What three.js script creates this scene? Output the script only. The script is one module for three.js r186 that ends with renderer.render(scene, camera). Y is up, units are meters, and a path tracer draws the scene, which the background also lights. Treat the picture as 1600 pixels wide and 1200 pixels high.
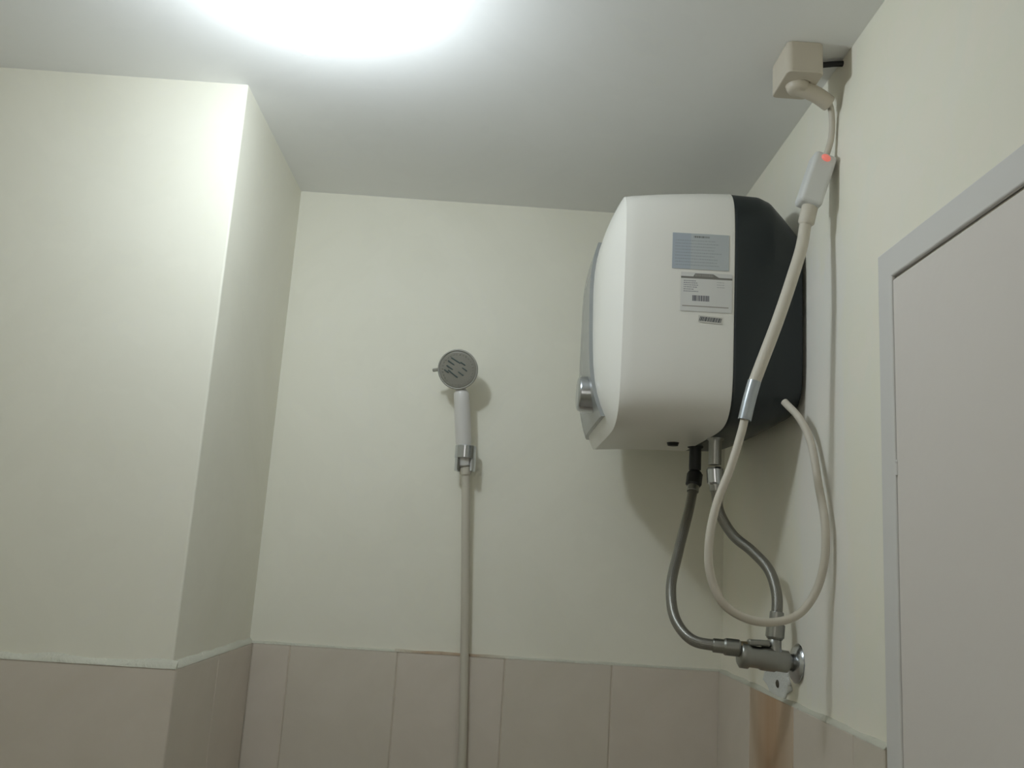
import * as THREE from 'three';
import { mergeGeometries, mergeVertices } from 'three/addons/utils/BufferGeometryUtils.js';
import { ImprovedNoise } from 'three/addons/math/ImprovedNoise.js';
import { RoundedBoxGeometry } from 'three/addons/geometries/RoundedBoxGeometry.js';

// ---------------------------------------------------------------- camera, light, exposure
// All geometry below is written with its height relative to the eye (EYE metres above the floor).
const EYE = 1.719;
const scene = new THREE.Scene();
const FILL_SKY = new THREE.Color().setRGB(1.95, 1.88, 1.72);   // flat sky fill, reaching the room through the added window behind the camera
scene.background = FILL_SKY;
const camera = new THREE.PerspectiveCamera(2 * Math.atan(600 / 1408.77) * 180 / Math.PI, 4 / 3, 0.02, 30);
camera.position.set(0, EYE, 0);
camera.rotation.set(0.1967, -0.01562, 0.06317, 'YXZ');
const renderer = new THREE.WebGLRenderer({ antialias: true });
renderer.toneMapping = THREE.LinearToneMapping;
renderer.toneMappingExposure = 0.96;
renderer.shadowMap.enabled = true;
renderer.shadowMap.type = THREE.PCFSoftShadowMap;
const LAMP = { pos: [-0.25, 0.603, -0.965], color: [0.84, 0.935, 1.0], candela: 0.33 };

// room
const XL = -0.405, XR = 0.427, ZB = -1.65, ZP = -1.254, YC = 0.681, YT = -0.162, YF = -EYE;
const XW = -1.1, ZF = 0.75, TH = 0.1;

// ---------------------------------------------------------------- helpers
let seed = 20240611;
const rnd = () => (seed = (seed * 1664525 + 1013904223) >>> 0) / 4294967296;
const used = {};
function numbered(n) { const k = used[n] = (used[n] ?? -1) + 1; return k ? `${n}_${String(k).padStart(3, '0')}` : n; }
const V = (x, y, z) => new THREE.Vector3(x, y, z);
function shade(m) { m.castShadow = true; m.receiveShadow = true; return m; }
// a thing: a Group at its base; its parts are given in eye-relative coordinates
function thing(name, label, category, base, group) {
  const o = new THREE.Group(); o.name = numbered(name); scene.add(o);
  o.position.set(base[0], base[1] + EYE, base[2]); o.userData = { label, category, base };
  if (group) o.userData.group = group;
  return o;
}
function origin(p) { let b = [0, 0, 0]; for (let q = p; q; q = q.parent) if (q.userData.base) { b = q.userData.base; break; } return b; }
function part(name, geo, mat, parent, label) {
  const g = Array.isArray(geo) ? mergeGeometries(geo.map(x => x.index ? x.toNonIndexed() : x)) : geo;
  const b = origin(parent); g.translate(-b[0], -b[1], -b[2]);
  const m = shade(new THREE.Mesh(g, mat)); m.name = name; parent.add(m);
  if (label) m.userData.label = label;
  return m;
}
function struct(name, geo, mat) {
  const m = shade(new THREE.Mesh(geo, mat)); m.name = name; m.position.y = EYE; m.userData = { kind: 'structure', base: [0, 0, 0] }; scene.add(m);
  return m;
}
function box(x0, x1, y0, y1, z0, z1) {   // plain slab, uv in metres
  const g = new THREE.BoxGeometry(x1 - x0, y1 - y0, z1 - z0); g.translate((x0 + x1) / 2, (y0 + y1) / 2, (z0 + z1) / 2);
  return metreUV(g);
}
function metreUV(g) {
  const p = g.attributes.position, n = g.attributes.normal, uv = new Float32Array(p.count * 2);
  for (let i = 0; i < p.count; i++) {
    const ax = Math.abs(n.getX(i)), ay = Math.abs(n.getY(i)), az = Math.abs(n.getZ(i));
    const [u, v] = ax > ay && ax > az ? [p.getZ(i), p.getY(i)] : ay > az ? [p.getX(i), p.getZ(i)] : [p.getX(i), p.getY(i)];
    uv[2 * i] = u; uv[2 * i + 1] = v;
  }
  g.setAttribute('uv', new THREE.BufferAttribute(uv, 2)); return g;
}
function rbox(w, h, d, r, s = 3) { return new RoundedBoxGeometry(w, h, d, s, r); }
const along = (geo, from, to) => {       // turns a y-axis shape (y from 0) to run from -> to
  const d = to.clone().sub(from).normalize();
  geo.applyQuaternion(new THREE.Quaternion().setFromUnitVectors(V(0, 1, 0), d)); geo.translate(from.x, from.y, from.z); return geo;
};
const lathe = (pts, seg = 40) => new THREE.LatheGeometry(pts.map(([r, y]) => new THREE.Vector2(r, y)), seg);
function tube(points, r, seg = 120, rad = 14) {
  return new THREE.TubeGeometry(new THREE.CatmullRomCurve3(points.map(p => V(...p)), false, 'centripetal'), seg, r, rad);
}
function hexNut(r, h, from, to) {
  const g = new THREE.CylinderGeometry(r, r, h, 6, 1); g.translate(0, h / 2, 0);
  const c1 = new THREE.CylinderGeometry(r * 0.8, r * 0.93, h * 0.16, 24); c1.translate(0, h * 1.07, 0);
  const c2 = new THREE.CylinderGeometry(r * 0.93, r * 0.8, h * 0.16, 24); c2.translate(0, -h * 0.07, 0);
  return along(mergeGeometries([g, c1, c2].map(x => x.toNonIndexed())), from, to);
}

// ---------------------------------------------------------------- materials
const noise = new ImprovedNoise();
function noiseTexture(size, f, oct, cb, srgb) {
  const d = new Uint8Array(size * size * 4);
  for (let j = 0; j < size; j++) for (let i = 0; i < size; i++) {
    // torus-wrapped so that the pattern repeats without a seam
    let s = 0, a = 1, t = 0;
    const A = i / size * 6.28318, B = j / size * 6.28318;
    for (let o = 0; o < oct; o++) { const k = f * 2 ** o / 6.28318; s += a * noise.noise(k * Math.cos(A) + 11.3 + o * 7, k * Math.sin(A) + k * Math.cos(B) + 5.1, k * Math.sin(B) + 3.7); t += a; a *= 0.55; }
    const c = cb(s / t, i, j); const q = (j * size + i) * 4; d[q] = c[0]; d[q + 1] = c[1]; d[q + 2] = c[2]; d[q + 3] = 255;
  }
  const x = new THREE.DataTexture(d, size, size, THREE.RGBAFormat); x.wrapS = x.wrapT = THREE.RepeatWrapping; x.magFilter = THREE.LinearFilter;
  if (srgb) x.colorSpace = THREE.SRGBColorSpace; x.needsUpdate = true; return x;
}
const rep = (t, a, b = a) => { const c = t.clone(); c.repeat.set(a, b); c.needsUpdate = true; return c; };
const grey = v => { const k = Math.max(0, Math.min(255, 128 + v * 200)); return [k, k, k]; };
const bumpT = noiseTexture(256, 14, 4, grey);
const mottle = (r, g, b, amt) => noiseTexture(256, 5, 4, v => [r + v * amt, g + v * amt, b + v * amt * 1.2].map(q => Math.max(0, Math.min(255, q))), true);
const std = (rgb, roughness, extra = {}) => new THREE.MeshStandardMaterial({ color: new THREE.Color().setRGB(...rgb), roughness, metalness: 0, ...extra });
const white = [1, 1, 1];
const wallMap = mottle(243, 240, 225, 5), ceilMap = mottle(249, 249, 247, 3), tileMap = mottle(219, 209, 196, 7), tileMap2 = mottle(217, 208, 194, 7);
const M = {
  wall: std(white, 0.75, { map: rep(wallMap, 1.3), bumpMap: rep(bumpT, 3), bumpScale: 0.0002 }),
  ceiling: std(white, 0.9, { map: rep(ceilMap, 1.1), bumpMap: rep(bumpT, 3), bumpScale: 0.00015 }),
  floor: std([0.72, 0.69, 0.63], 0.5, { bumpMap: rep(bumpT, 6), bumpScale: 0.0008 }),
  tile: std(white, 0.38, { map: rep(tileMap, 2.1) }),
  tileB: std(white, 0.38, { map: rep(tileMap2, 1.7) }),
  grout: std([0.6, 0.53, 0.43], 0.95),
  bead: std([0.6, 0.59, 0.5], 0.9, { bumpMap: rep(bumpT, 9), bumpScale: 0.002 }),
  beadStained: std([1, 1, 1], 0.9, { vertexColors: true, bumpMap: rep(bumpT, 9), bumpScale: 0.002 }),
  doorFrame: std([0.73, 0.71, 0.68], 0.55),
  doorLeaf: std([0.78, 0.725, 0.675], 0.5, { bumpMap: rep(bumpT, 2), bumpScale: 0.0006 }),
  heaterWhite: std([0.82, 0.8, 0.74], 0.33),
  heaterDark: std([0.012, 0.018, 0.02], 0.42),
  panel: std([0.3, 0.31, 0.3], 0.22),
  chrome: std([0.55, 0.57, 0.6], 0.2, { metalness: 1 }),
  dullChrome: std([0.34, 0.34, 0.32], 0.34, { metalness: 1 }),
  brassy: std([0.3, 0.24, 0.15], 0.4, { metalness: 0.9 }),
  black: std([0.012, 0.012, 0.013], 0.5),
  plasticWhite: std([0.72, 0.72, 0.7], 0.4),
  plasticCream: std([0.62, 0.56, 0.46], 0.42),
  cord: std([0.63, 0.58, 0.49], 0.5),
  sleeve: std([0.42, 0.45, 0.47], 0.35, { metalness: 0.6 }),
  showerWhite: std([0.7, 0.68, 0.65], 0.32),
  showerRim: std([0.4, 0.39, 0.35], 0.4),
  showerFace: std([0.29, 0.28, 0.24], 0.4),
  showerSlot: std([0.08, 0.11, 0.11], 0.5),
  hose: std([0.62, 0.58, 0.49], 0.42),
};
// ---------------------------------------------------------------- the room
struct('floor', box(XW - TH, XR + TH, YF - TH, YF, ZB - TH, ZF + TH), M.floor);
struct('ceiling', box(XW - TH, XR + TH, YC, YC + TH, ZB - TH, ZF + TH), M.ceiling);
struct('wall_left', box(XW - TH, XW, YF, YC, ZP, ZF), M.wall);
// wall behind the camera, with an added, unseen window to lift the shadows
const FILL_WIN = { x0: -0.75, x1: -0.05, y0: -0.02, y1: 0.56 };
{
  const s = new THREE.Shape(); s.moveTo(XW - TH, YF); s.lineTo(XR + TH, YF); s.lineTo(XR + TH, YC); s.lineTo(XW - TH, YC); s.closePath();
  const h = new THREE.Path(); h.moveTo(FILL_WIN.x0, FILL_WIN.y0); h.lineTo(FILL_WIN.x0, FILL_WIN.y1); h.lineTo(FILL_WIN.x1, FILL_WIN.y1); h.lineTo(FILL_WIN.x1, FILL_WIN.y0); h.closePath(); s.holes.push(h);
  const g = new THREE.ExtrudeGeometry(s, { depth: TH, bevelEnabled: false }); g.translate(0, 0, ZF);
  struct('wall_front', g, M.wall);
  const fillWin = new THREE.Group(); fillWin.name = 'added_window_1'; fillWin.position.y = EYE; fillWin.userData = { kind: 'structure', base: [0, 0, 0] }; scene.add(fillWin);
  const f = 0.03, z = ZF + 0.03, bar = (x0, x1, y0, y1) => { const q = rbox(x1 - x0, y1 - y0, 0.04, 0.004); q.translate((x0 + x1) / 2, (y0 + y1) / 2, z); return q; };
  part('added_window_frame', [bar(FILL_WIN.x0, FILL_WIN.x1, FILL_WIN.y0, FILL_WIN.y0 + f), bar(FILL_WIN.x0, FILL_WIN.x1, FILL_WIN.y1 - f, FILL_WIN.y1), bar(FILL_WIN.x0, FILL_WIN.x0 + f, FILL_WIN.y0, FILL_WIN.y1), bar(FILL_WIN.x1 - f, FILL_WIN.x1, FILL_WIN.y0, FILL_WIN.y1)], M.plasticWhite, fillWin);
  const pane = box(FILL_WIN.x0 + f, FILL_WIN.x1 - f, FILL_WIN.y0 + f, FILL_WIN.y1 - f, z - 0.002, z + 0.002);
  part('added_window_pane', pane, new THREE.MeshPhysicalMaterial({ color: 0xffffff, roughness: 0, transmission: 1, thickness: 0, ior: 1.45 }), fillWin);
}
const wallBack = struct('wall_back', box(XL, XR, YF, YC, ZB - TH, ZB), M.wall);
// the projecting block left of the shower recess, with a softly rounded plaster corner
const wallBlock = (() => {
  const s = new THREE.Shape(), r = 0.003;
  s.moveTo(XW - TH, -ZP); s.lineTo(XL - r, -ZP); s.absarc(XL - r, -ZP + r, r, -Math.PI / 2, 0, false); s.lineTo(XL, -ZB + TH); s.lineTo(XW - TH, -ZB + TH); s.closePath();
  const g = new THREE.ExtrudeGeometry(s, { depth: YC - YF, bevelEnabled: false, curveSegments: 6 });
  g.rotateX(-Math.PI / 2); g.translate(0, YF, 0);
  return struct('wall_block', metreUV(g), M.wall);
})();
// right wall with the doorway cut through it; its colour map has a paler, cooler band beside the heater
const DOOR = { s0: 0.18, s1: 0.936, top: 0.335 };
const rightPaint = (() => {
  const W = 1400, H = 900, c = document.createElement('canvas'); c.width = W; c.height = H; const x = c.getContext('2d');
  x.fillStyle = 'rgb(243,240,225)'; x.fillRect(0, 0, W, H);
  for (let i = 0; i < 900; i++) { x.fillStyle = `rgba(${rnd() < 0.5 ? '246,244,233' : '233,231,214'},0.05)`; x.beginPath(); x.arc(rnd() * W, rnd() * H, 10 + rnd() * 40, 0, 7); x.fill(); }
  const px = (s, y) => [(s - 0.3) * 1000, H - (y + 0.2) * 1000];
  for (let i = 0; i < 260; i++) {         // cooler white strokes behind and below the heater
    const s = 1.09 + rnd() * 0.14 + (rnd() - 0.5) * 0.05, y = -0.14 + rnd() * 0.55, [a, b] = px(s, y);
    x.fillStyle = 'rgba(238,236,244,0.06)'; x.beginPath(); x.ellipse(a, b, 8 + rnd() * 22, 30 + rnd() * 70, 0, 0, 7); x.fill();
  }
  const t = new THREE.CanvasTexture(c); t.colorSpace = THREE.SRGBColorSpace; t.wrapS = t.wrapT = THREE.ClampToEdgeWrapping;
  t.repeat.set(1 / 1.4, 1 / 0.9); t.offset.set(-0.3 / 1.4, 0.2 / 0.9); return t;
})();
const wallRight = (() => {
  const s = new THREE.Shape(); s.moveTo(-ZF - TH, YF); s.lineTo(DOOR.s0, YF); s.lineTo(DOOR.s0, DOOR.top); s.lineTo(DOOR.s1, DOOR.top); s.lineTo(DOOR.s1, YF); s.lineTo(-ZB + TH, YF); s.lineTo(-ZB + TH, YC); s.lineTo(-ZF - TH, YC); s.closePath();
  const g = new THREE.ExtrudeGeometry(s, { depth: TH, bevelEnabled: false });
  g.rotateY(Math.PI / 2); g.translate(XR, 0, 0);
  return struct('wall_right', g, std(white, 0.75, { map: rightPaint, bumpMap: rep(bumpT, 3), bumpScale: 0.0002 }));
})();
// rough filler patch under the valve, a fleck in it
{
  const s = new THREE.Shape(); for (let i = 0; i < 20; i++) { const a = i / 20 * 6.2832, r = 0.03 * (1 + 0.3 * noise.noise(Math.cos(a) * 1.2 + 3, Math.sin(a) * 2, 1)); const q = [Math.cos(a) * r * 1.7, Math.sin(a) * r * 0.6]; i ? s.lineTo(...q) : s.moveTo(...q); }
  const g = new THREE.ExtrudeGeometry(s, { depth: 0.0005, bevelThickness: 0.0015, bevelSize: 0.007, bevelSegments: 3 });
  g.rotateY(-Math.PI / 2); g.translate(XR - 0.001, -0.136, -1.335);
  part('filler_patch', g, std([0.76, 0.77, 0.74], 0.9, { bumpMap: rep(bumpT, 20), bumpScale: 0.002 }), wallRight, 'whitish filler patch');
  const f = new THREE.SphereGeometry(0.004, 10, 8); f.scale(0.6, 1.3, 1.5); f.rotateX(0.7); f.translate(XR - 0.0035, -0.143, -1.326);
  part('screw_hole', f, std([0.1, 0.085, 0.06], 0.9), wallRight);
}
// tiles: each its own mesh on a grout bed
const GB = 0.0056, TD = 0.007;
const tileCache = {};
function tileGeo(w, h) {                 // chamfered face, open back, front at +z = TD
  const k = `${w.toFixed(3)}_${h.toFixed(3)}`; if (tileCache[k]) return tileCache[k];
  const c = 0.0014, a = w / 2, b = h / 2, P = [];
  const A = [[-a, -b], [a, -b], [a, b], [-a, b]], I = [[-a + c, -b + c], [a - c, -b + c], [a - c, b - c], [-a + c, b - c]];
  const quad = (p, q, r, s) => P.push(...p, ...q, ...r, ...p, ...r, ...s);
  const at = (p, z) => [p[0], p[1], z];
  quad(...I.map(p => at(p, TD)));
  for (let i = 0; i < 4; i++) { const j = (i + 1) % 4; quad(at(A[i], TD - c), at(A[j], TD - c), at(I[j], TD), at(I[i], TD)); quad(at(A[i], 0), at(A[j], 0), at(A[j], TD - c), at(A[i], TD - c)); }
  const g = new THREE.BufferGeometry(); g.setAttribute('position', new THREE.Float32BufferAttribute(P, 3)); g.computeVertexNormals();
  return tileCache[k] = metreUV(g);
}
const ROW = 0.235, JT = 0.0014;
const rustTile = (() => {                 // rusty water run down from the valve, over most of the tile
  const W = 128, H = 160, d = new Uint8Array(W * H * 4), base = [217, 207, 192], rust = [188, 152, 116];
  for (let j = 0; j < H; j++) for (let i = 0; i < W; i++) {
    const u = i / W, v = j / H;             // v up
    const band = Math.exp(-(((u - 0.52) / 0.34) ** 2)), streak = 0.5 + 0.5 * noise.noise(u * 9, v * 1.1, 2.5), fine = 0.5 + 0.5 * noise.noise(u * 26, v * 2.2, 7.5);
    const k = Math.min(1, 0.28 + band * (0.3 + 0.45 * streak + 0.15 * fine)) * (0.75 + 0.25 * Math.min(1, v * 1.4));
    for (let c = 0; c < 3; c++) d[(j * W + i) * 4 + c] = base[c] + (rust[c] - base[c]) * k; d[(j * W + i) * 4 + 3] = 255;
  }
  const t = new THREE.DataTexture(d, W, H, THREE.RGBAFormat); t.magFilter = THREE.LinearFilter; t.colorSpace = THREE.SRGBColorSpace; t.wrapS = t.wrapT = THREE.ClampToEdgeWrapping; t.needsUpdate = true; return t;
})();
const rustMat = std(white, 0.42, { map: rustTile });
function tiling(wall, cuts, place, turn, rustAt = -1) {    // cuts: joint positions along the wall
  for (let row = 0; row < 2; row++) for (let i = 0; i + 1 < cuts.length; i++) {
    const w = cuts[i + 1] - cuts[i] - JT, h = ROW - JT, mid = (cuts[i] + cuts[i + 1]) / 2;
    const rusty = i === rustAt && row === 0;
    let g = tileGeo(w, h);
    if (rusty) { g = g.clone(); const p = g.attributes.position, uv = g.attributes.uv; for (let k = 0; k < p.count; k++) uv.setXY(k, p.getX(k) / w + 0.5, p.getY(k) / h + 0.5); }
    const m = shade(new THREE.Mesh(g, rusty ? rustMat : (i * 3 + row) % 2 ? M.tileB : M.tile));
    m.name = 'tile'; if (rusty) m.userData.label = 'tile with a rusty brown water stain';
    const [x, z] = place(mid); m.position.set(x, YT - ROW * (row + 0.5), z); m.rotation.y = turn; wall.add(m);
  }
}
const YG = YT - ROW * 2;
part('grout_bed', box(XL, XR, YG, YT, ZB, ZB + GB), M.grout, wallBack);
part('lower_tiling', box(XL, XR, YF, YG, ZB, ZB + TD), M.tile, wallBack);
tiling(wallBack, [XL + TD, -0.332, -0.144, 0.044, 0.232, XR - 0.001], m => [m, ZB], 0);
part('grout_bed', [box(XW, XL + GB, YG, YT, ZP, ZP + GB), box(XL, XL + GB, YG, YT, ZB, ZP + GB)], M.grout, wallBlock);
part('lower_tiling', [box(XW, XL + TD, YF, YG, ZP, ZP + TD), box(XL, XL + TD, YF, YG, ZB, ZP + TD)], M.tile, wallBlock);
tiling(wallBlock, [-1.03, -0.842, -0.654, XL + TD + JT / 2], m => [m, ZP], 0);
tiling(wallBlock, [ZB + TD, -1.445, ZP + JT / 2 + 0.0005], m => [XL, m], Math.PI / 2);
part('grout_bed', box(XR - GB, XR, YG, YT, ZB, -DOOR.s1 - 0.034), M.grout, wallRight);
part('lower_tiling', box(XR - TD, XR, YF, YG, ZB, -DOOR.s1 - 0.034), M.tile, wallRight);
tiling(wallRight, [ZB + TD, -1.452, -1.25, -1.05, -DOOR.s1 - 0.034], m => [XR, m], -Math.PI / 2, 1);
// cement bead sloping from wall to tile edge along the top of each tiled band
function bead(len, h, d) {
  const s = new THREE.Shape(); s.moveTo(0, -0.001); s.lineTo(d, -0.001); s.quadraticCurveTo(d * 0.75, h * 0.45, 0, h); s.closePath();
  const g = new THREE.ExtrudeGeometry(s, { depth: len, bevelEnabled: false, steps: Math.max(1, Math.round(len / 0.012)) });
  const p = g.attributes.position;
  for (let i = 0; i < p.count; i++) if (p.getY(i) > 0) p.setY(i, p.getY(i) * (1 + 0.6 * noise.noise(p.getZ(i) * 22, h * 900, 4)));
  g.computeVertexNormals(); return g;   // profile in x (out of the wall) and y (up), running along z
}
const beadX = (x0, x1, z, h, d) => { const g = bead(x1 - x0, h, d); g.rotateY(-Math.PI / 2); g.scale(1, 1, 1); g.translate(x1, YT, z); return g; };
part('cement_bead', [beadX(XL, -0.15, ZB, 0.0025, TD)], M.bead, wallBack);
const rustBead = beadX(-0.15, 0.05, ZB, 0.0035, TD + 0.0004);
{ // rust soaked into the bead where the hose touches, thinning out to both sides
  const p = rustBead.attributes.position, c = new Float32Array(p.count * 3);
  for (let i = 0; i < p.count; i++) { const x = p.getX(i), k = Math.min(1, Math.max(0, (0.11 - Math.abs(x + 0.058)) / 0.07)) * (0.75 + 0.4 * noise.noise(x * 60, 1, 3)); c.set([0.62 + (0.4 - 0.62) * k, 0.6 + (0.26 - 0.6) * k, 0.5 + (0.16 - 0.5) * k], i * 3); }
  rustBead.setAttribute('color', new THREE.BufferAttribute(c, 3));
}
part('cement_bead', rustBead, M.beadStained, wallBack, 'rust brown stretch of bead behind the hose');
part('cement_bead', [beadX(0.05, XR, ZB, 0.0025, TD)], M.bead, wallBack);
part('cement_bead', [beadX(XW, XL + TD, ZP, 0.008, TD + 0.0005)], M.bead, wallBlock);
{ const g = bead(ZP - ZB, 0.007, TD); g.translate(XL, YT, ZB); part('cement_bead', g, M.bead, wallBlock); }
{ const g = bead(-DOOR.s1 - 0.034 - ZB, 0.004, TD); g.rotateY(Math.PI); g.translate(XR, YT, -DOOR.s1 - 0.034); part('cement_bead', g, M.bead, wallRight); }

// ---------------------------------------------------------------- the door in the right wall
const door = new THREE.Group(); door.name = 'door_1'; door.position.y = EYE; door.userData = { kind: 'structure', base: [0, 0, 0] }; scene.add(door);
{
  const a = DOOR.s0, b = DOOR.s1, t = DOOR.top, f = 0.034, o = 0.0035;
  const s = new THREE.Shape(); s.moveTo(a - f, YF); s.lineTo(a - f, t + f); s.lineTo(b + f, t + f); s.lineTo(b + f, YF); s.lineTo(b, YF); s.lineTo(b, t); s.lineTo(a, t); s.lineTo(a, YF); s.closePath();
  const g = new THREE.ExtrudeGeometry(s, { depth: 0.004, bevelThickness: 0.002, bevelSize: 0.002, bevelOffset: -0.002, bevelSegments: 3 });
  g.rotateY(Math.PI / 2); g.translate(XR - o + 0.001, 0, 0);
  part('door_frame', g, M.doorFrame, door);
  const leaf = rbox(0.035, t - YF - 0.008, b - a - 0.001, 0.002); leaf.translate(XR + 0.0175 - 0.0032, (t + YF) / 2, -(a + b) / 2);
  part('door_leaf', metreUV(leaf), M.doorLeaf, door);
  for (const y of [0.13, -0.75, -1.5]) {
    const k = new THREE.CylinderGeometry(0.0022, 0.0022, 0.014, 12); k.translate(XR - 0.003, y - 0.007, -b + 0.002);
    const c = new THREE.SphereGeometry(0.0026, 10, 8); c.translate(XR - 0.003, y, -b + 0.002);
    part('hinge', [k, c], M.doorFrame, door);
  }
}

// ---------------------------------------------------------------- the ceiling lamp
{
  const [lx, ly, lz] = LAMP.pos;
  const t = thing('ceiling_lamp', 'glowing round white bulb in a holder on the ceiling', 'lamp', [lx, YC, lz]);
  const h = lathe([[0, 0], [0.032, 0], [0.034, -0.004], [0.032, -0.012], [0.024, -0.022], [0.021, -0.034], [0.018, -0.036], [0, -0.036]]); h.translate(lx, YC, lz);
  part('holder', h, M.plasticWhite, t);
  const R = 0.03, pts = [[0.001, -R]]; for (let i = 1; i <= 20; i++) { const a = -Math.PI / 2 + i / 20 * 2.35; pts.push([R * Math.cos(a), R * Math.sin(a)]); }
  pts.push([0.0185, 0.03], [0.017, 0.0385], [0.001, 0.0385]);
  const g = lathe(pts); g.translate(lx, ly, lz);
  part('bulb', g, new THREE.MeshStandardMaterial({ color: 0xffffff, roughness: 0.5, emissive: new THREE.Color().setRGB(...LAMP.color), emissiveIntensity: 6 }), t);
  const p = new THREE.PointLight(new THREE.Color().setRGB(...LAMP.color), LAMP.candela, 0, 2);
  p.position.set(lx, ly + EYE, lz); p.castShadow = true; p.shadow.radius = 1.4; p.shadow.mapSize.set(2048, 2048); p.shadow.camera.near = 0.05; p.shadow.bias = -0.0005;
  scene.add(p);
}

// ---------------------------------------------------------------- the water heater on the right wall
const heater = thing('water_heater', 'white electric water heater with a black back hung on the right wall', 'water heater', [XR, 0.178, -1.38]);
{
  const T = [ // distance from wall, bottom, top, near z, far z
    [0.006, 0.23, 0.503, -1.213, -1.547], [0.03, 0.214, 0.53, -1.206, -1.554], [0.05, 0.206, 0.55, -1.2, -1.56], [0.066, 0.203, 0.557, -1.199, -1.561], [0.108, 0.202, 0.558, -1.198, -1.562],
    [0.15, 0.201, 0.556, -1.199, -1.561], [0.2, 0.199, 0.552, -1.201, -1.559], [0.248, 0.195, 0.547, -1.204, -1.556], [0.26, 0.194, 0.545, -1.206, -1.554]];
  const sec = w => { let i = 0; while (i < T.length - 2 && w > T[i + 1][0]) i++; const a = T[i], b = T[i + 1], k = (w - a[0]) / (b[0] - a[0]); return a.map((v, j) => v + (b[j] - v) * k); };
  const PE = 6.5, N = 200, DOME = 0.03;
  const ring = (w, q, k) => { const yc = (q[1] + q[2]) / 2, hy = (q[2] - q[1]) / 2 * k, zc = (q[3] + q[4]) / 2, hz = (q[3] - q[4]) / 2 * k, r = [];
    for (let i = 0; i < N; i++) { const a = i / N * 2 * Math.PI, c = Math.cos(a), s = Math.sin(a); const m = (Math.abs(c) ** PE + Math.abs(s) ** PE) ** (-1 / PE); r.push([XR - w, yc + hy * s * m, zc + hz * c * m]); } return r; };
  function loft(rings) {
    const P = [], I = [], U = [];
    rings.forEach((r, j) => r.forEach((p, i) => { P.push(...p); U.push(i / N, j / rings.length); }));
    for (let j = 0; j + 1 < rings.length; j++) for (let i = 0; i < N; i++) { const a = j * N + i, b = j * N + (i + 1) % N, c = a + N, d = b + N; I.push(a, b, c, b, d, c); }
    const g = new THREE.BufferGeometry(); g.setAttribute('position', new THREE.Float32BufferAttribute(P, 3)); g.setAttribute('uv', new THREE.Float32BufferAttribute(U, 2)); g.setIndex(I); g.computeVertexNormals(); return g;
  }
  const range = (a, b, n) => Array.from({ length: n + 1 }, (_, i) => a + (b - a) * i / n);
  const back = loft([ring(0.006, sec(0.006), 0.001), ring(0.006, sec(0.006), 0.5), ring(0.006, sec(0.006), 0.999), ...range(0.006, 0.106, 24).map(w => ring(w, sec(w), 0.996)), ring(0.107, sec(0.107), 0.98)]);
  part('rear_shell', back, M.heaterDark, heater, 'black rear shell');
  const q0 = sec(0.26), domeAt = k => 0.26 + DOME * (1 - k ** 3.7);
  const side = loft([ring(0.1065, sec(0.108), 0.985), ring(0.107, sec(0.108), 0.997), ...range(0.108, 0.26, 30).map(w => ring(w, sec(w), 1))]);
  const dome = loft([1, 0.985, 0.96, 0.92, 0.86, 0.79, 0.7, 0.6, 0.48, 0.35, 0.2, 0.08, 0.002].map(k => ring(domeAt(k), q0, k)));
  const shell = part('front_shell', [side, dome], M.heaterWhite, heater, 'white front shell');
  // grey control panel standing a little proud of the domed front
  const gauge = (y, z) => { const yc = (q0[1] + q0[2]) / 2, hy = (q0[2] - q0[1]) / 2, zc = (q0[3] + q0[4]) / 2, hz = (q0[3] - q0[4]) / 2; return Math.min(1, (Math.abs((y - yc) / hy) ** PE + Math.abs((z - zc) / hz) ** PE) ** (1 / PE)); };
  {
    const n = 14, m = 28, z0 = -1.275, z1 = -1.525, y0 = 0.216, y1 = 0.505, P = [], I = [], U = [];
    const lay = off => { for (let j = 0; j <= m; j++) for (let i = 0; i <= n; i++) { const v = j / m * 2 - 1, ty = (v + 1) / 2, y = y0 + (y1 - y0) * ty, taper = 0.42 + 0.58 * (1 - ty) ** 1.5, z = (z0 + z1) / 2 + (z0 - z1) / 2 * (i / n * 2 - 1) * taper; P.push(XR - domeAt(gauge(y, z)) - off, y, z); U.push(i / n, j / m); } };
    lay(-0.006); lay(0.0055); const S = (n + 1) * (m + 1), id = (l, j, i) => l * S + j * (n + 1) + i;
    for (let j = 0; j < m; j++) for (let i = 0; i < n; i++) I.push(id(1, j, i), id(1, j, i + 1), id(1, j + 1, i + 1), id(1, j, i), id(1, j + 1, i + 1), id(1, j + 1, i));
    for (let i = 0; i < n; i++) for (const j of [0, m]) I.push(id(0, j, i), id(0, j, i + 1), id(1, j, i + 1), id(0, j, i), id(1, j, i + 1), id(1, j, i));
    for (let j = 0; j < m; j++) for (const i of [0, n]) I.push(id(0, j, i), id(0, j + 1, i), id(1, j + 1, i), id(0, j, i), id(1, j + 1, i), id(1, j, i));
    let g = new THREE.BufferGeometry(); g.setAttribute('position', new THREE.Float32BufferAttribute(P, 3)); g.setAttribute('uv', new THREE.Float32BufferAttribute(U, 2)); g.setIndex(I); g = g.toNonIndexed(); g.computeVertexNormals();
    part('control_panel', g, M.panel, heater, 'grey front panel');
  }
  const kn = lathe([[0, 0.033], [0.022, 0.033], [0.0255, 0.0315], [0.027, 0.028], [0.0278, 0.008], [0.029, 0.004], [0.029, 0], [0, 0]], 48);
  part('temperature_knob', along(kn, V(XR - 0.274, 0.258, -1.335), V(XR - 0.5, 0.258, -1.335)), M.chrome, heater, 'silver control knob');
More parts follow.
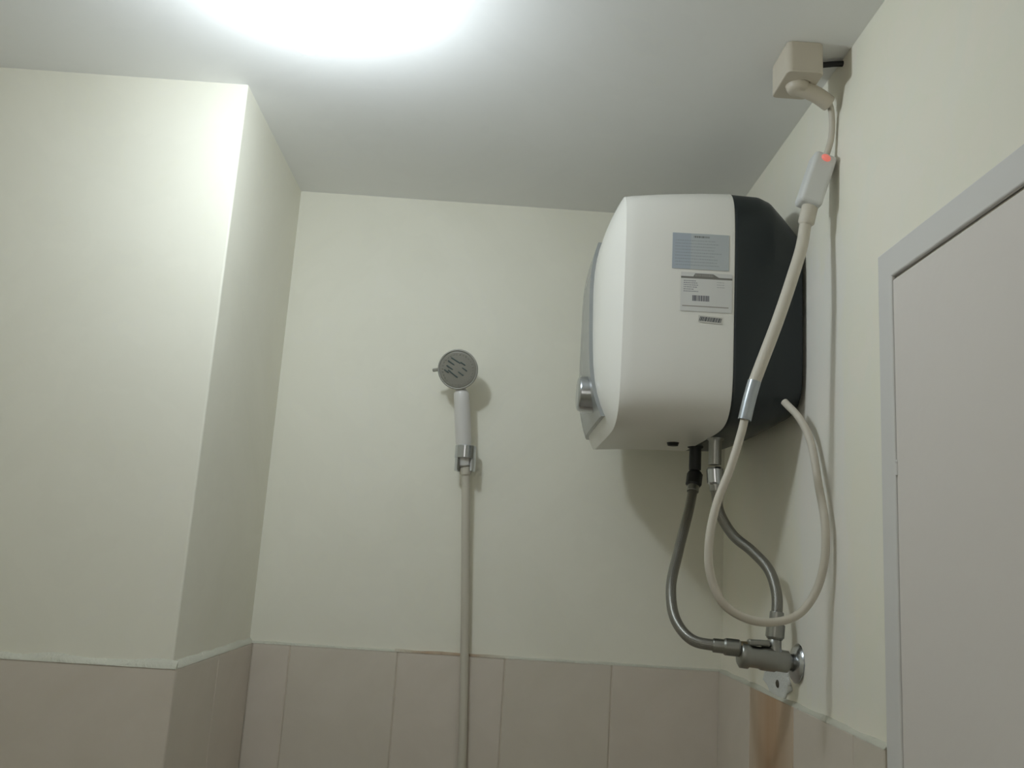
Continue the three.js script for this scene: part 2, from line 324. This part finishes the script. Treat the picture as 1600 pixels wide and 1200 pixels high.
  // printed stickers on the near side
  const sideZ = (w, y) => { const q = sec(w), yc = (q[1] + q[2]) / 2, hy = (q[2] - q[1]) / 2; const s = Math.min(0.999, Math.abs((y - yc) / hy)); return (q[3] + q[4]) / 2 + (q[3] - q[4]) / 2 * (1 - s ** PE) ** (1 / PE); };
  function sticker(x0, x1, yb, yt, slope, tex, rough, label) {
    const n = 10, m = 10, P = [], U = [], I = [];
    for (let j = 0; j <= m; j++) for (let i = 0; i <= n; i++) { const x = x0 + (x1 - x0) * i / n, y = yb + (yt - yb) * j / m + slope * (x - x0); P.push(x, y, sideZ(XR - x, y) + 0.0007); U.push(i / n, j / m); }
    for (let j = 0; j < m; j++) for (let i = 0; i < n; i++) { const a = j * (n + 1) + i; I.push(a, a + 1, a + n + 2, a, a + n + 2, a + n + 1); }
    const g = new THREE.BufferGeometry(); g.setAttribute('position', new THREE.Float32BufferAttribute(P, 3)); g.setAttribute('uv', new THREE.Float32BufferAttribute(U, 2)); g.setIndex(I); g.computeVertexNormals();
    part('sticker', g, std(white, rough, { map: tex }), heater, label);
  }
  const print = (w, h, draw) => { const c = document.createElement('canvas'); c.width = w; c.height = h; draw(c.getContext('2d')); const t = new THREE.CanvasTexture(c); t.colorSpace = THREE.SRGBColorSpace; t.wrapS = t.wrapT = THREE.ClampToEdgeWrapping; return t; };
  const scribble = (x, x0, y, w, h, col) => { x.fillStyle = col; for (let u = x0; u < x0 + w;) { const k = 3 + rnd() * 12; x.fillRect(u, y, Math.min(k, x0 + w - u), h); u += k + 3; } };
  sticker(0.232, 0.3115, 0.4195, 0.4725, 0, print(400, 270, x => {
    x.fillStyle = 'rgb(182,187,188)'; x.fillRect(0, 0, 400, 270); x.fillStyle = 'rgb(170,178,186)'; x.fillRect(0, 0, 130, 270);
    scribble(x, 150, 18, 110, 14, 'rgba(110,112,108,0.9)');
    for (let i = 0; i < 9; i++) scribble(x, 20, 52 + i * 23, 330 - rnd() * 60, 7, 'rgba(140,146,148,0.55)');
  }), 0.35, 'grey printed sticker');
  sticker(0.245, 0.3165, 0.3585, 0.415, 0, print(400, 316, x => {
    x.fillStyle = 'rgb(214,213,209)'; x.fillRect(0, 0, 400, 316);
    x.fillStyle = 'rgb(120,118,112)'; x.fillRect(0, 34, 400, 16); x.beginPath(); x.moveTo(95, 36); x.lineTo(110, 8); x.lineTo(250, 8); x.lineTo(300, 36); x.fill();
    scribble(x, 110, 14, 140, 18, 'rgba(150,148,142,0.9)');
    for (let i = 0; i < 6; i++) scribble(x, 22, 66 + i * 17, 70 + rnd() * 70, 8, 'rgba(130,130,136,0.75)');
    for (let i = 0; i < 3; i++) scribble(x, 280, 70 + i * 20, 60, 6, 'rgba(150,150,150,0.6)');
    for (let u = 92; u < 224;) { const k = 2 + rnd() * 6; x.fillStyle = 'rgb(70,70,82)'; x.fillRect(u, 186, k, 46); u += k + 2 + rnd() * 3; }
    x.fillStyle = 'rgb(150,145,135)'; x.fillRect(14, 270, 360, 8);
  }), 0.5, 'white rating sticker');
  sticker(0.2705, 0.3035, 0.3435, 0.3535, -0.05, print(200, 60, x => {
    x.fillStyle = 'rgb(206,203,195)'; x.fillRect(0, 0, 200, 60); x.save(); x.transform(1, 0, -0.3, 1, 10, 0); scribble(x, 8, 10, 184, 38, 'rgb(88,90,92)'); x.restore();
  }), 0.5, 'small dark print');
  // pipe connections under the tank and the wall brackets behind it
  const stub = (x, z, mat, nutMat, len) => {
    const g = lathe([[0.0125, 0.006], [0.0125, -0.002], [0.0095, -0.004], [0.0095, -len], [0.007, -len]], 24); g.translate(x, 0.203, z);
    const s = part('pipe_connection', g, mat, heater); return s;
  };
  stub(0.3225, -1.43, M.black, M.black, 0.038); stub(0.3295, -1.33, M.dullChrome, M.chrome, 0.04);
  const dp = lathe([[0, -0.006], [0.008, -0.006], [0.01, 0], [0.01, 0.012]], 20); dp.translate(0.278, 0.202, -1.39); part('drain_cap', dp, M.black, heater);
  const arm = (x0) => { const g = rbox(0.008, 0.06, 0.04, 0.002); g.translate(XR - 0.004, 0.4, x0); return g; };
  part('wall_bracket', arm(-1.28), M.dullChrome, heater); part('wall_bracket', arm(-1.48), M.dullChrome, heater);
}

// ---------------------------------------------------------------- hoses and valve under the heater
const braidT = noiseTexture(64, 3, 1, (v, i, j) => grey(0.5 * (((i * 2 + j * 2) % 64 < 32 ? 1 : -1) * ((i * 2 - j * 2 + 128) % 64 < 32 ? 1 : -1))));
function braid(len) { return std([0.3, 0.29, 0.26], 0.36, { metalness: 0.85, bumpMap: rep(braidT, len / 0.007, 5), bumpScale: 0.0008 }); }
function hoseThing(label, pts, len, n0, n1) {
  const t = thing('braided_hose', label, 'hose', pts[pts.length - 1]);
  part('hose', tube(pts, 0.0075, 160, 16), braid(len), t);
  const p = pts.map(q => V(...q)), e = p.length - 1;
  part('nut', hexNut(0.0125, 0.02, p[0].clone().lerp(p[1], -0.02), p[1]), n0, t);
  part('ferrule', along(lathe([[0.0085, 0], [0.0095, 0.001], [0.0095, 0.018], [0.0085, 0.019]], 20), p[0].clone().lerp(p[1], 0.42), p[1]), M.dullChrome, t);
  part('nut', hexNut(0.0125, 0.017, p[e], p[e - 1]), n1, t);
  part('ferrule', along(lathe([[0.0085, 0], [0.0095, 0.001], [0.0095, 0.016], [0.0085, 0.017]], 20), p[e].clone().add(p[e - 1].clone().sub(p[e]).setLength(0.017)), p[e - 1]), M.dullChrome, t);
  return t;
}
hoseThing('left braided metal hose curving from the heater down to the end of the valve',
  [[0.3225, 0.158, -1.43], [0.317, 0.13, -1.418], [0.307, 0.098, -1.397], [0.285, 0.035, -1.36], [0.267, -0.021, -1.32], [0.269, -0.063, -1.29], [0.287, -0.086, -1.266], [0.314, -0.0905, -1.255], [0.346, -0.092, -1.25]], 0.33, M.black, M.dullChrome);
hoseThing('right braided metal hose bending from the heater down onto the top of the valve',
  [[0.3295, 0.156, -1.33], [0.332, 0.125, -1.33], [0.337, 0.094, -1.328], [0.355, 0.061, -1.318], [0.378, 0.039, -1.3], [0.396, 0.014, -1.28], [0.4015, -0.019, -1.262], [0.398, -0.05, -1.252], [0.395, -0.075, -1.25]], 0.26, M.chrome, M.dullChrome);
{
  const t = thing('stop_valve', 'tarnished chrome stop valve on the right wall above the rusty tile', 'valve', [XR, -0.105, -1.25]);
  const a = V(XR, -0.107, -1.25), b = V(0.345, -0.1, -1.25);
  part('body', along(lathe([[0, 0], [0.0105, 0], [0.0105, 0.012], [0.0145, 0.015], [0.0145, 0.03], [0.016, 0.032], [0.016, 0.05], [0.0145, 0.053], [0.0145, 0.066], [0.017, 0.068], [0.017, 0.078], [0.013, 0.081], [0, 0.081]], 32), a, b), M.dullChrome, t);
  part('wall_flange', along(lathe([[0, 0], [0.026, 0], [0.0262, 0.002], [0.022, 0.006], [0.014, 0.0095], [0.011, 0.01]], 40), a, b), M.chrome, t, 'round chrome wall flange');
  part('outlet', along(lathe([[0.0105, 0], [0.0105, 0.012], [0.009, 0.014], [0.009, 0.03], [0, 0.03]], 24), V(0.395, -0.1035, -1.25), V(0.395, 0.1, -1.25)), M.dullChrome, t);
  part('outlet', along(lathe([[0.0095, 0], [0.0095, 0.012], [0.0075, 0.013], [0.0075, 0.018]], 24), V(0.361, -0.092, -1.25), V(0.3, -0.0915, -1.25)), M.brassy, t);
  const hd = rbox(0.03, 0.008, 0.012, 0.003); hd.translate(0.372, -0.083, -1.246); part('handle', hd, M.dullChrome, t);
}

// ---------------------------------------------------------------- socket by the ceiling and the heater's power cord
{
  const t = thing('socket_box', 'cream plastic socket box fixed under the ceiling near the right wall', 'socket', [0.366, YC, -1.075]);
  const s = new THREE.Shape(), w = 0.0445, d = 0.066, r = 0.006;
  s.moveTo(-w / 2 + r, -d / 2); s.lineTo(w / 2 - r, -d / 2); s.absarc(w / 2 - r, -d / 2 + r, r, -Math.PI / 2, 0); s.lineTo(w / 2, d / 2 - r); s.absarc(w / 2 - r, d / 2 - r, r, 0, Math.PI / 2); s.lineTo(-w / 2 + r, d / 2); s.absarc(-w / 2 + r, d / 2 - r, r, Math.PI / 2, Math.PI); s.lineTo(-w / 2, -d / 2 + r); s.absarc(-w / 2 + r, -d / 2 + r, r, Math.PI, Math.PI * 1.5);
  const hole = new THREE.Path(); hole.absarc(0.002, 0.0, 0.0165, 0, 7, true); s.holes.push(hole);
  const g = new THREE.ExtrudeGeometry(s, { depth: 0.04, bevelThickness: 0.0015, bevelSize: 0.0015, bevelSegments: 2, curveSegments: 16 });
  g.rotateX(Math.PI / 2); g.translate(0.366, YC - 0.0015, -1.075);
  const plate = box(0.347, 0.385, YC - 0.016, YC - 0.002, -1.1, -1.05);
  part('housing', g, M.plasticCream, t); part('socket_face', plate, M.plasticCream, t);
  part('cable', tube([[0.386, 0.672, -1.082], [0.4, 0.6735, -1.08], [0.418, 0.675, -1.077], [0.4315, 0.675, -1.075]], 0.0038, 20, 10), M.black, t, 'short black cable to the wall');
}
{
  const t = thing('power_cord', 'cream power cord looping from the ceiling socket past the heater', 'cord', [0.36, 0.63, -1.08]);
  const pl = lathe([[0, 0.03], [0.013, 0.03], [0.0155, 0.026], [0.0155, 0.008], [0.0135, 0.001], [0.0105, -0.004], [0, -0.005]], 28);
  pl.translate(0.366, 0.632, -1.075);
  const neck = tube([[0.366, 0.637, -1.075], [0.38, 0.6335, -1.077], [0.396, 0.629, -1.081], [0.412, 0.622, -1.086]], 0.0105, 24, 14);
  part('plug', [pl, neck], M.plasticCream, t);
  part('lead', tube([[0.404, 0.629, -1.084], [0.413, 0.622, -1.087], [0.4185, 0.606, -1.093], [0.419, 0.58, -1.097], [0.4135, 0.555, -1.1]], 0.0042, 40, 10), M.cord, t);
  // in-line switch box hanging tilted from the lead
  const ib = rbox(0.03, 0.074, 0.03, 0.0055, 4); ib.rotateZ(-0.3); ib.translate(0.4, 0.518, -1.103);
  const inl = part('inline_switch', ib, M.plasticWhite, t, 'white in-line switch box');
  const led = new THREE.SphereGeometry(0.0058, 16, 12); led.scale(1.1, 0.8, 0.6); led.rotateZ(-0.5); led.translate(0.4085, 0.5455, -1.0875);
  part('indicator_light', led, std([0.8, 0.25, 0.22], 0.3, { emissive: new THREE.Color(1, 0.22, 0.16), emissiveIntensity: 0.35 }), inl, 'red indicator light');
  part('cord', [tube([[0.392, 0.484, -1.103], [0.388, 0.462, -1.106], [0.382, 0.428, -1.104], [0.369, 0.385, -1.1], [0.35, 0.325, -1.1], [0.329, 0.266, -1.1], [0.319, 0.238, -1.1]], 0.0077, 90, 14)], M.cord, t, 'thick upper length of cord');
  part('strain_relief', along(lathe([[0.0078, 0], [0.0105, 0.004], [0.0105, 0.03], [0.0078, 0.033]], 20), V(0.394, 0.49, -1.103), V(0.387, 0.455, -1.106)), M.cord, t);
  part('sleeve', tube([[0.3205, 0.243, -1.1], [0.314, 0.218, -1.1], [0.3085, 0.193, -1.1]], 0.0083, 24, 16), M.sleeve, t, 'silver tape sleeve');
  part('cord', tube([[0.31, 0.2, -1.1], [0.305, 0.178, -1.1], [0.292, 0.133, -1.1], [0.275, 0.085, -1.1], [0.267, 0.038, -1.1], [0.27, 0.0, -1.1], [0.287, -0.032, -1.1], [0.319, -0.0475, -1.108], [0.354, -0.049, -1.117], [0.384, -0.038, -1.122], [0.404, -0.012, -1.122], [0.413, 0.025, -1.115], [0.4145, 0.071, -1.115], [0.413, 0.12, -1.132], [0.4125, 0.181, -1.16], [0.405, 0.213, -1.178], [0.392, 0.24, -1.203]], 0.0051, 220, 14), M.cord, t, 'thin lower loop of cord');
}

// ---------------------------------------------------------------- hand shower on the back wall
{
  const t = thing('hand_shower', 'white hand shower with a round grey face resting in the chrome holder', 'shower head', [-0.05, 0.16, -1.615]);
  const q = new THREE.Quaternion().setFromUnitVectors(V(0, 0, 1), V(-0.1, -0.3, 0.95).normalize()), C = V(-0.0735, 0.335, -1.58);
  const put = g => { g.applyQuaternion(q); g.translate(C.x, C.y, C.z); return g; };
  const body = lathe([[0, -0.024], [0.012, -0.0235], [0.022, -0.02], [0.03, -0.014], [0.0345, -0.007], [0.0362, -0.001], [0.0362, 0.003], [0.035, 0.0045], [0.0335, 0.0042], [0.033, 0.002], [0, 0.002]], 56); body.rotateX(Math.PI / 2);
  const head = part('head', put(body), M.showerRim, t, 'light grey round head');
  const fc = lathe([[0, 0.0046], [0.012, 0.0046], [0.0135, 0.0036], [0.03, 0.0036], [0.0332, 0.0028], [0.0332, 0.001], [0, 0.001]], 56); fc.rotateX(Math.PI / 2);
  part('spray_face', put(fc), M.showerFace, head, 'grey spray face');
  const slot = (x, y, a, l) => { const g = new THREE.CapsuleGeometry(0.0011, l, 3, 8); g.rotateZ(a); g.translate(x, y, 0.0044); return put(g); };
  for (const [x, y, a, l] of [[-0.004, 0.016, 1.05, 0.018], [-0.012, 0.0115, 1.0, 0.012], [-0.0145, 0.003, 1.0, 0.012], [-0.008, -0.008, 0.95, 0.02], [0.006, -0.007, 1.0, 0.01], [0.0125, 0.001, 1.0, 0.009], [0.009, 0.011, 1.05, 0.008], [-0.02, -0.004, 1.0, 0.008]])
    part('spray_slot', slot(x, y, a, l), M.showerSlot, head);
  for (let i = 0; i < 30; i++) { const a = i / 30 * 6.2832, g = new THREE.SphereGeometry(0.0011, 6, 5); g.translate(Math.cos(a) * 0.0275, Math.sin(a) * 0.0275, 0.0038); part('nozzle', put(g), M.showerFace, head); }
  const lv = rbox(0.014, 0.006, 0.006, 0.002); lv.rotateZ(0.2); lv.translate(-0.039, -0.003, 0); part('lever', put(lv), M.showerFace, t);
  const h0 = V(-0.0655, 0.3, -1.6), h1 = V(-0.05, 0.166, -1.618), L = h0.distanceTo(h1);
  part('handle', along(lathe([[0, -0.006], [0.008, -0.005], [0.0135, 0.004], [0.0142, 0.02], [0.0145, 0.05], [0.0142, L - 0.045], [0.0132, L - 0.04], [0.0132, L - 0.036], [0.0142, L - 0.033], [0.0125, L - 0.004], [0.0115, L], [0, L]], 32), h0, h1), M.showerWhite, t);
}
{
  const t = thing('shower_holder', 'chrome clip holder fixed to the back wall cradling the shower handle', 'holder', [-0.05, 0.18, ZB]);
  const cx = -0.0505, cz = -1.615, arcShape = (gap, ro, ri) => { const s = new THREE.Shape(), a0 = -Math.PI / 2 + gap, a1 = Math.PI * 1.5 - gap; s.absarc(0, 0, ro, a0, a1, false); s.absarc(0, 0, ri, a1, a0, true); s.closePath(); return s; };
  const ringShape = (ro, ri) => { const s = new THREE.Shape(); s.absarc(0, 0, ro, 0, Math.PI * 2, false); const h = new THREE.Path(); h.absarc(0, 0, ri, 0, Math.PI * 2, true); s.holes.push(h); return s; };
  const ext = (s, y, h, tx) => { const g = new THREE.ExtrudeGeometry(s, { depth: h, bevelThickness: 0.001, bevelSize: 0.001, bevelSegments: 2, curveSegments: 28 }); g.rotateX(-Math.PI / 2); g.translate(cx + tx, y, cz); return g; };
  // shape y runs to -z after the turn: the opening at -y faces the room
  part('clip', [ext(ringShape(0.0178, 0.0146), 0.181, 0.021, 0), ext(arcShape(0.85, 0.0178, 0.0142), 0.158, 0.023, 0.001)], M.chrome, t);
  part('wall_base', along(lathe([[0, 0], [0.017, 0], [0.017, 0.004], [0.012, 0.009], [0.0105, 0.019], [0, 0.019]], 28), V(cx, 0.18, ZB), V(cx, 0.18, 0)), M.chrome, t);
}
{
  const t = thing('shower_hose', 'cream plastic shower hose hanging straight down the back wall', 'hose', [-0.018, -0.8, ZB + 0.015]);
  part('hose', tube([[-0.0495, 0.17, -1.6175], [-0.047, 0.145, -1.62], [-0.0385, 0.02, -1.628], [-0.0285, -0.135, -1.634], [-0.0185, -0.345, -1.634], [-0.014, -0.6, -1.632], [-0.013, -0.74, -1.625], [-0.013, -0.78, -1.622]], 0.0076, 160, 14), M.hose, t);
  part('connector', along(lathe([[0.0085, 0], [0.0105, 0.002], [0.0105, 0.022], [0.0085, 0.025]], 20), V(-0.0497, 0.176, -1.6168), V(-0.047, 0.145, -1.62)), M.hose, t);
  part('wall_elbow', [along(lathe([[0, 0], [0.022, 0], [0.02, 0.006], [0.011, 0.008], [0.011, 0.036], [0, 0.036]], 24), V(-0.013, -0.79, ZB + TD), V(-0.013, -0.79, 0)), along(lathe([[0.011, 0], [0.011, 0.03], [0, 0.03]], 20), V(-0.013, -0.795, -1.622), V(-0.013, 0, -1.622))], M.chrome, t);
}
renderer.render(scene, camera);
